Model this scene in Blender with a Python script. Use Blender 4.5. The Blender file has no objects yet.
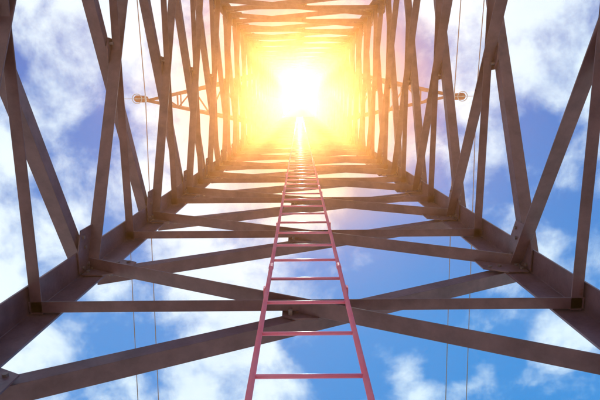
import bpy, math, random
from mathutils import Vector, Matrix
random.seed(4)
sc = bpy.context.scene
sc.view_settings.view_transform='Standard'; sc.view_settings.look='None'; sc.view_settings.exposure=0; sc.view_settings.gamma=1
R=math.radians
CAMZ=1.7
W=1.5; Y0=-1.11; Y1=1.89; YC=(Y0+Y1)/2; CX=-0.03   # image right is -X
P=1.504; ZN0=CAMZ+1.79; KTOP=26
def nz(k): return ZN0+P*k

# ---------------- materials ----------------
def mat(name):
    m=bpy.data.materials.new(name); m.use_nodes=True
    nt=m.node_tree; b=nt.nodes['Principled BSDF']; return m,nt,b
def noisy(name,c1,c2,scale=6,rough=.5,metal=0,detail=8,bump=.15,bscale=60,c3=None):
    m,nt,b=mat(name); n=nt.nodes; l=nt.links
    tc=n.new('ShaderNodeTexCoord')
    t=n.new('ShaderNodeTexNoise'); t.inputs['Scale'].default_value=scale; t.inputs['Detail'].default_value=detail; t.inputs['Roughness'].default_value=.65
    l.new(tc.outputs['Object'],t.inputs['Vector'])
    r=n.new('ShaderNodeValToRGB'); r.color_ramp.elements[0].position=.35; r.color_ramp.elements[1].position=.65
    r.color_ramp.elements[0].color=(*c1,1); r.color_ramp.elements[1].color=(*c2,1)
    if c3:
        e=r.color_ramp.elements.new(.74); e.color=(*c3,1)
    l.new(t.outputs['Fac'],r.inputs['Fac']); l.new(r.outputs['Color'],b.inputs['Base Color'])
    t2=n.new('ShaderNodeTexNoise'); t2.inputs['Scale'].default_value=bscale; t2.inputs['Detail'].default_value=4
    l.new(tc.outputs['Object'],t2.inputs['Vector'])
    mr=n.new('ShaderNodeMapRange'); mr.inputs['To Min'].default_value=rough-.12; mr.inputs['To Max'].default_value=rough+.15
    l.new(t2.outputs['Fac'],mr.inputs['Value']); l.new(mr.outputs['Result'],b.inputs['Roughness'])
    bp=n.new('ShaderNodeBump'); bp.inputs['Strength'].default_value=bump; bp.inputs['Distance'].default_value=.004
    l.new(t2.outputs['Fac'],bp.inputs['Height']); l.new(bp.outputs['Normal'],b.inputs['Normal'])
    b.inputs['Metallic'].default_value=metal
    return m
M_steel=noisy('painted_steel',(.092,.034,.05),(.18,.08,.10),5.5,.38,0,c3=(.15,.048,.034))
M_bolt=noisy('bolt_steel',(.16,.10,.10),(.24,.16,.16),9,.45,.3)
M_lad=noisy('ladder_paint',(.93,.15,.25),(.95,.24,.35),5,.36,0)
M_wire=noisy('aluminium_wire',(.13,.12,.13),(.2,.19,.2),9,.5,.6)
M_glass=noisy('insulator_glaze',(.30,.07,.04),(.38,.10,.06),9,.2,0,bump=0)
M_galv=noisy('galvanised_fitting',(.45,.45,.46),(.6,.6,.6),9,.4,.5)
M_conc=noisy('concrete',(.27,.26,.24),(.4,.38,.35),5,.85,0)
M_ground=noisy('dry_gravel_ground',(.28,.26,.22),(.44,.40,.35),.6,.95,0,detail=12,bump=.8,bscale=14,c3=(.42,.39,.34))

# ---------------- mesh helpers ----------------
class MB:
    def __init__(s): s.v=[]; s.f=[]
    def add(s,vs,fs):
        o=len(s.v); s.v+= [tuple(v) for v in vs]; s.f+=[tuple(i+o for i in f) for f in fs]
    def prism(s,prof,a,b,ex,ey):
        a=Vector(a); b=Vector(b); n=len(prof)
        vs=[a+ex*p[0]+ey*p[1] for p in prof]+[b+ex*p[0]+ey*p[1] for p in prof]
        fs=[(i,(i+1)%n,n+(i+1)%n,n+i) for i in range(n)]+[tuple(range(n))[::-1],tuple(range(n,2*n))]
        s.add(vs,fs)
    def angle(s,a,b,ex,ey,w,t):
        s.prism([(0,0),(w,0),(w,t),(t,t),(t,w),(0,w)],a,b,ex,ey)
    def tube(s,a,b,r,n=10):
        a=Vector(a); b=Vector(b); d=(b-a).normalized()
        ex=d.orthogonal().normalized(); ey=d.cross(ex)
        s.prism([(r*math.cos(2*math.pi*i/n),r*math.sin(2*math.pi*i/n)) for i in range(n)],a,b,ex,ey)
    def obj(s,name,m,parent=None,bevel=0,smooth=False):
        me=bpy.data.meshes.new(name); me.from_pydata(s.v,[],s.f); me.update()
        import bmesh
        bm=bmesh.new(); bm.from_mesh(me); bmesh.ops.recalc_face_normals(bm,faces=bm.faces); bm.to_mesh(me); bm.free()
        o=bpy.data.objects.new(name,me); sc.collection.objects.link(o); me.materials.append(m)
        if parent: o.parent=parent
        if bevel:
            bv=o.modifiers.new('bevel','BEVEL'); bv.width=bevel; bv.segments=1; bv.limit_method='ANGLE'
        if smooth:
            me.polygons.foreach_set('use_smooth',[len(p.vertices)<6 for p in me.polygons])
        return o
def empty(name):
    e=bpy.data.objects.new(name,None); sc.collection.objects.link(e); return e

# ---------------- tower ----------------
tower=empty('lattice_tower')
legs=MB(); diag=MB(); hor=MB(); gus=MB(); bolts=MB(); dia=MB()
corners=[(CX-W,Y0),(CX+W,Y0),(CX+W,Y1),(CX-W,Y1)]
ztop=nz(KTOP); zbot=.22
for (x,y) in corners:
    sx=-1 if x>CX else 1; sy=-1 if y>YC else 1
    legs.angle((x,y,zbot),(x,y,ztop+.15),Vector((sx,0,0)),Vector((0,sy,0)),.17,.014)
def bolt(p,n,r=.014,h=.014):
    p=Vector(p); n=Vector(n).normalized(); ex=n.orthogonal().normalized(); ey=n.cross(ex)
    bolts.prism([(r*math.cos(math.pi*i/3),r*math.sin(math.pi*i/3)) for i in range(6)],p,p+n*h,ex,ey)
for fi in range(4):
    c0=Vector((*corners[fi],0)); c1=Vector((*corners[(fi+1)%4],0))
    t=(c1-c0).normalized(); n=Vector((t.y,-t.x,0))
    up=Vector((0,0,1)); L=(c1-c0).length
    for k in range(-2,KTOP):
        za=max(nz(k),zbot+.1); zb=nz(k+1)
        far=k>9
        w=.088; th=.009
        ins=.06
        a=c0+t*ins+up*za - n*.016; b=c1-t*ins+up*zb - n*.016
        d=(b-a).normalized(); e=n.cross(d); e= e if e.z>0 else -e
        diag.angle(a-e*w/2,b-e*w/2,e,-n,w,th)
        a2=c0+t*ins+up*zb + n*.003; b2=c1-t*ins+up*za + n*.003
        d=(b2-a2).normalized(); e=n.cross(d); e= e if e.z>0 else -e
        diag.angle(a2-e*w/2,b2-e*w/2,e,n,w,th)
        zm=(nz(k)+nz(k+1))/2
        if zm>zbot+.1:
            hor.angle(c0+t*.02+up*(zm-.03)-n*.03,c1-t*.02+up*(zm-.03)-n*.03,up,-n,.062,.007)
            if not far:
                cm=(c0+c1)/2+up*zm-n*.0145
                pr=[(-.13,-.05),(-.06,-.09),(.06,-.09),(.13,-.05),(.13,.05),(.06,.09),(-.06,.09),(-.13,.05)]
                gus.prism([(p[0],p[1]) for p in pr],cm,cm+n*.012,t,up)
                for sx in(-1,1):
                    for sz in (-1,1):
                        bolt(cm+t*sx*.085+up*sz*.045+n*.0,-n,.012,.03)
                    bolt(c0+t*(.1 if sx<0 else L-.1)+up*zm-n*.037,-n)
        for side,c,s in ((0,c0,1),(1,c1,-1)):
            z=nz(k+1)
            base=c+up*z-n*.0295
            pr=[(.035*s,-.17),(.17*s,-.17),(.31*s,-.10),(.31*s,.10),(.17*s,.17),(.035*s,.17)]
            gus.prism(pr,base,base+n*.009,t,up)
            if not far:
                for q in ((.06,-.12),(.06,-.04),(.06,.04),(.06,.12),(.12,0),(.19,.07),(.19,-.07),(.26,.085),(.26,-.085)):
                    bolt(base+t*q[0]*s+up*q[1],-n,.013,.013)
                    bolt(c+t*q[0]*s+up*(z+q[1])+n*.001,n,.013,.012)
    dia.angle(c0+up*(ztop)-n*.02,c1+up*ztop-n*.02,up,-n,.12,.01)
def dx(z,w=.11):
    for (a,b,o) in ((0,2,0),(1,3,.14)):
        A=Vector((*corners[a],z+o)); B=Vector((*corners[b],z+o)); d=(B-A).normalized(); e=d.cross(Vector((0,0,1)))
        A+=d*.04;B-=d*.04
        dia.angle(A-e*w/2,B-e*w/2,e,Vector((0,0,1)),w,.01)
dx(ztop+.02,.12)
legs.obj('legs',M_steel,tower,.002)
diag.obj('diagonal_braces',M_steel,tower,.0015)
hor.obj('horizontal_struts',M_steel,tower,.0015)
gus.obj('gusset_plates',M_steel,tower,.001)
bolts.obj('bolts',M_bolt,tower)
dia.obj('top_frame',M_steel,tower,.002)
ft=MB()
for (x,y) in corners:
    pr=[(-.35,-.35),(.35,-.35),(.35,.35),(-.35,.35)]
    ft.prism(pr,(x,y,-.3),(x,y,.235),Vector((1,0,0)),Vector((0,1,0)))
ft.obj('footings',M_conc,tower,.02)

# ---------------- cross arms ----------------
KA=17; za=nz(KA); TX=8.2; TY=.37; CH=2*P
def lerp(a,b,t): return a+(b-a)*t
arms=MB()
def strut(a,b,w,t=.008):
    a=Vector(a);b=Vector(b);d=(b-a).normalized(); ex=d.cross(Vector((0,0,1)))
    if ex.length<.05: ex=Vector((1,0,0))
    ex.normalize(); ey=ex.cross(d)
    arms.angle(a,b,ex,ey,w,t)
for s in (-1,1):
    x0=CX+s*W; tip=Vector((CX+s*TX,TY,za+.05))
    b0=Vector((x0,Y0,za)); b1=Vector((x0,Y1,za)); u0=Vector((x0,Y0,za+CH)); u1=Vector((x0,Y1,za+CH))
    for q in(b0,b1): strut(q,tip,.15,.012)
    for q in(u0,u1): strut(q,tip+Vector((0,0,.12)),.13,.01)
    N=8
    for i in range(N):
        t0=i/N; t1=(i+1)/N
        A0=lerp(b0,tip,t0);A1=lerp(b1,tip,t0);B0=lerp(b0,tip,t1);B1=lerp(b1,tip,t1)
        U0=lerp(u0,tip,t0);U1=lerp(u1,tip,t0);V0=lerp(u0,tip,t1);V1=lerp(u1,tip,t1)
        if i<N-1:
            strut(B0,B1,.08); strut(B0,V0,.07); strut(B1,V1,.07)
            strut(V0,V1,.07)
        if i%2==0: strut(A0,B1,.08)
        else: strut(A1,B0,.08)
        if i%2==0: strut(A0,V0,.07); strut(A1,V1,.07)
        else: strut(U0,B0,.07); strut(U1,B1,.07)
arms.obj('cross_arms',M_steel,tower,0)

# ---------------- insulators & wires ----------------
def lathe(mb,c,prof,n=20):
    vs=[];fs=[]
    for (r,z) in prof:
        for i in range(n):
            a=2*math.pi*i/n; vs.append((c[0]+r*math.cos(a),c[1]+r*math.sin(a),c[2]+z))
    for j in range(len(prof)-1):
        for i in range(n):
            fs.append((j*n+i,j*n+(i+1)%n,(j+1)*n+(i+1)%n,(j+1)*n+i))
    mb.add(vs,fs)
for s in (1,-1):
    ins=empty('insulator_string'); tx=CX+s*TX
    g=MB(); f=MB()
    zt=za-.1
    f.tube((tx,TY,za+.08),(tx,TY,zt-1.75),.022)
    for i in range(10):
        z=zt-.12-i*.15
        lathe(g,(tx,TY,z),[(.02,.05),(.06,.045),(.12,.02),(.17,-.01),(.175,-.025),(.14,-.02),(.12,-.035),(.09,-.02),(.02,-.03)])
        lathe(f,(tx,TY,z),[(.022,.1),(.05,.095),(.055,.047)],12)
    rr=.24; vs=[];fs=[];n=28;m=8
    for i in range(n):
        a=2*math.pi*i/n
        for j in range(m):
            b=2*math.pi*j/m; q=rr+.022*math.cos(b)
            vs.append((tx+q*math.cos(a),TY+q*math.sin(a),zt-1.55+.022*math.sin(b)))
    for i in range(n):
        for j in range(m):
            fs.append((i*m+j,((i+1)%n)*m+j,((i+1)%n)*m+(j+1)%m,i*m+(j+1)%m))
    f.add(vs,fs)
    f.tube((tx-rr,TY,zt-1.55),(tx+rr,TY,zt-1.55),.012)
    zy=zt-1.75
    f.prism([(-.58,-.08),(.58,-.08),(.58,-.02),(.1,.1),(-.1,.1),(-.58,-.02)],(tx,TY-.01,zy),(tx,TY+.01,zy),Vector((1,0,0)),Vector((0,0,1)))
    for o in (-.55,.55):
        f.tube((tx+o,TY,zy-.05),(tx+o,TY,zy-.2),.02)
        f.tube((tx+o,TY-.18,zy-.2),(tx+o,TY+.18,zy-.2),.04)
    g.obj('discs',M_glass,ins,smooth=True); f.obj('fittings',M_galv,ins,smooth=True)
    for o in (-.55,.55):
        cu=bpy.data.curves.new('power_line','CURVE'); cu.dimensions='3D'; cu.bevel_depth=.023; cu.bevel_resolution=2
        sp=cu.splines.new('POLY'); N=120; sp.points.add(N)
        for i in range(N+1):
            y=-160+320*i/N; q=abs(y)/160
            zz=zy-.2 -6*(1-(1-q)**2)
            sp.points[i].co=(tx+o,TY+y,zz,1)
        w=bpy.data.objects.new('power_line',cu); sc.collection.objects.link(w); cu.materials.append(M_wire)

# ---------------- ladder ----------------
lad=empty('ladder'); rails=MB(); rungs=MB(); br=MB()
YL=Y0+.142; LW=.2055; LX=CX+.003
zt=ztop-.3; RS=.346
for s in(-1,1):
    rails.tube((LX+s*LW,YL,.05),(LX+s*LW,YL,zt),.0123,14)
z=CAMZ+1.664-RS*8
while z<zt-.1:
    if z>.1: rungs.tube((LX-LW,YL,z),(LX+LW,YL,z),.0087,12)
    z+=RS
for k in range(-1,KTOP):
    zz=nz(k)+P/2
    for s in(-1,1):
        x=LX+s*(LW+.0165)
        br.prism([(-.004,-.02),(.004,-.02),(.004,.02),(-.004,.02)],(x,YL+.012,zz),(x,Y0+.03,zz),Vector((1,0,0)),Vector((0,0,1)))
    if k%2==0:
        for s in(-1,1): br.tube((LX+s*LW,YL,zz+.35),(LX+s*LW,YL,zz+.41),.0152,14)
rails.obj('rails',M_lad,lad,0,True); rungs.obj('rungs',M_lad,lad,0,True); br.obj('brackets',M_lad,lad)

# ---------------- ground ----------------
g=MB(); g.add([(-3000,-3000,0),(3000,-3000,0),(3000,3000,0),(-3000,3000,0)],[(0,1,2,3)]); g.obj('ground',M_ground)

# ---------------- haze ----------------
hz=MB(); S=60
hz.prism([(-S,-S),(S,-S),(S,S),(-S,S)],(0,0,-.5),(0,0,16),Vector((1,0,0)),Vector((0,1,0)))  # scattering volume added to spread an orange sun glow over beams and sky
m=bpy.data.materials.new('warm_glow_haze'); m.use_nodes=True; nt=m.node_tree; nt.nodes.clear()
o=nt.nodes.new('ShaderNodeOutputMaterial'); v=nt.nodes.new('ShaderNodeVolumeScatter')
v.inputs['Color'].default_value=(1,.31,.03,1); v.inputs['Density'].default_value=.0115; v.inputs['Anisotropy'].default_value=.895
v2=nt.nodes.new('ShaderNodeVolumeScatter')
v2.inputs['Color'].default_value=(1,.82,.58,1); v2.inputs['Density'].default_value=.0017; v2.inputs['Anisotropy'].default_value=.955
ad=nt.nodes.new('ShaderNodeAddShader'); nt.links.new(v.outputs[0],ad.inputs[0]); nt.links.new(v2.outputs[0],ad.inputs[1])
nt.links.new(ad.outputs[0],o.inputs['Volume'])
hz.obj('added_glow_haze',m)

# ---------------- world ----------------
SE=89.0
w=bpy.data.worlds.new('World'); sc.world=w; w.use_nodes=True; nt=w.node_tree; n=nt.nodes; l=nt.links
bg=n['Background']; bg.inputs['Strength'].default_value=.1
sky=n.new('ShaderNodeTexSky'); sky.sky_type='NISHITA'; sky.sun_disc=False; sky.sun_elevation=R(SE); sky.sun_rotation=0; sky.ozone_density=3; sky.dust_density=.1
def mth(op,a=None,b=None,c=None):
    x=n.new('ShaderNodeMath'); x.operation=op
    for i,q in enumerate((a,b,c)):
        if q is None: continue
        if isinstance(q,(int,float)): x.inputs[i].default_value=q
        else: l.new(q,x.inputs[i])
    return x.outputs[0]
tc=n.new('ShaderNodeTexCoord')
sep=n.new('ShaderNodeSeparateXYZ'); l.new(tc.outputs['Generated'],sep.inputs[0])
zc=mth('MAXIMUM',sep.outputs['Z'],.06)
cx=mth('DIVIDE',sep.outputs['X'],zc); cy=mth('DIVIDE',sep.outputs['Y'],zc)
cb=n.new('ShaderNodeCombineXYZ'); l.new(cx,cb.inputs[0]); l.new(cy,cb.inputs[1]); cb.inputs[2].default_value=3.3
def noise(scale,det,rough,dist=0,off=(0,0,0)):
    mp=n.new('ShaderNodeMapping'); mp.inputs['Location'].default_value=off; l.new(cb.outputs[0],mp.inputs[0])
    t=n.new('ShaderNodeTexNoise'); t.inputs['Scale'].default_value=scale; t.inputs['Detail'].default_value=det; t.inputs['Roughness'].default_value=rough; t.inputs['Distortion'].default_value=dist
    l.new(mp.outputs[0],t.inputs['Vector']); return t.outputs['Fac']
big=noise(1.9,3,.5,.2,(2.1,.4,0)); fine=noise(7,10,.58,.15,(0,5,0)); 
s=mth('ADD',mth('MULTIPLY',big,.75),mth('MULTIPLY',fine,.48))
s=mth('ADD',s,mth('MULTIPLY',cx,.06))
mr=n.new('ShaderNodeMapRange'); mr.interpolation_type='SMOOTHSTEP'; mr.inputs['From Min'].default_value=.54; mr.inputs['From Max'].default_value=.69; l.new(s,mr.inputs['Value'])
sm=n.new('ShaderNodeVectorMath'); sm.operation='MULTIPLY'; l.new(sky.outputs[0],sm.inputs[0])
tint=n.new('ShaderNodeMixRGB'); tm=n.new('ShaderNodeMapRange'); tm.inputs['From Min'].default_value=.15; tm.inputs['From Max'].default_value=-.45; l.new(cy,tm.inputs['Value']); l.new(tm.outputs['Result'],tint.inputs['Fac'])
tint.inputs[1].default_value=(.01,.9,1.6,1); tint.inputs[2].default_value=(0,1.5,2.0,1); l.new(tint.outputs[0],sm.inputs[1])
cl=n.new('ShaderNodeMixRGB'); l.new(noise(4,6,.6,.2,(3,1,0)),cl.inputs['Fac']); cl.inputs[1].default_value=(6.2,8.2,10,1); cl.inputs[2].default_value=(11,11.4,11.6,1)
mx=n.new('ShaderNodeMixRGB'); l.new(mr.outputs['Result'],mx.inputs['Fac']); l.new(sm.outputs[0],mx.inputs[1]); l.new(cl.outputs[0],mx.inputs[2])
rd=mth('SQRT',mth('ADD',mth('MULTIPLY',cx,cx),mth('MULTIPLY',cy,cy)))
am=n.new('ShaderNodeMapRange'); am.interpolation_type='SMOOTHSTEP'; am.inputs['From Min'].default_value=.34; am.inputs['From Max'].default_value=.02; am.inputs['To Max'].default_value=.9; l.new(rd,am.inputs['Value'])
au=n.new('ShaderNodeMixRGB'); l.new(am.outputs['Result'],au.inputs['Fac']); l.new(mx.outputs[0],au.inputs[1]); au.inputs[2].default_value=(10,6.0,1.4,1)
l.new(au.outputs[0],bg.inputs['Color'])

# ---------------- sun ----------------
sl=bpy.data.lights.new('sun','SUN'); sl.energy=5; sl.angle=R(.5); sl.color=(1,.92,.80)
so=bpy.data.objects.new('sun',sl); sc.collection.objects.link(so)
d=Vector((0,math.cos(R(SE)),math.sin(R(SE))))
so.rotation_euler=d.to_track_quat('Z','Y').to_euler(); so.location=(0,0,80)

# ---------------- camera ----------------
th=math.atan(95/500)
r=Vector((-1,0,0)); u=Vector((0,math.cos(th),math.sin(th))); bk=r.cross(u)
M=Matrix((r,u,bk)).transposed().to_4x4()
M=M@Matrix.Rotation(R(-.45),4,'Z')
cam=bpy.data.cameras.new('camera'); cam.lens=30; cam.sensor_width=36; cam.clip_end=8000; cam.clip_start=.02
co=bpy.data.objects.new('camera',cam); sc.collection.objects.link(co)
M.translation=Vector((0,0,CAMZ)); co.matrix_world=M; sc.camera=co
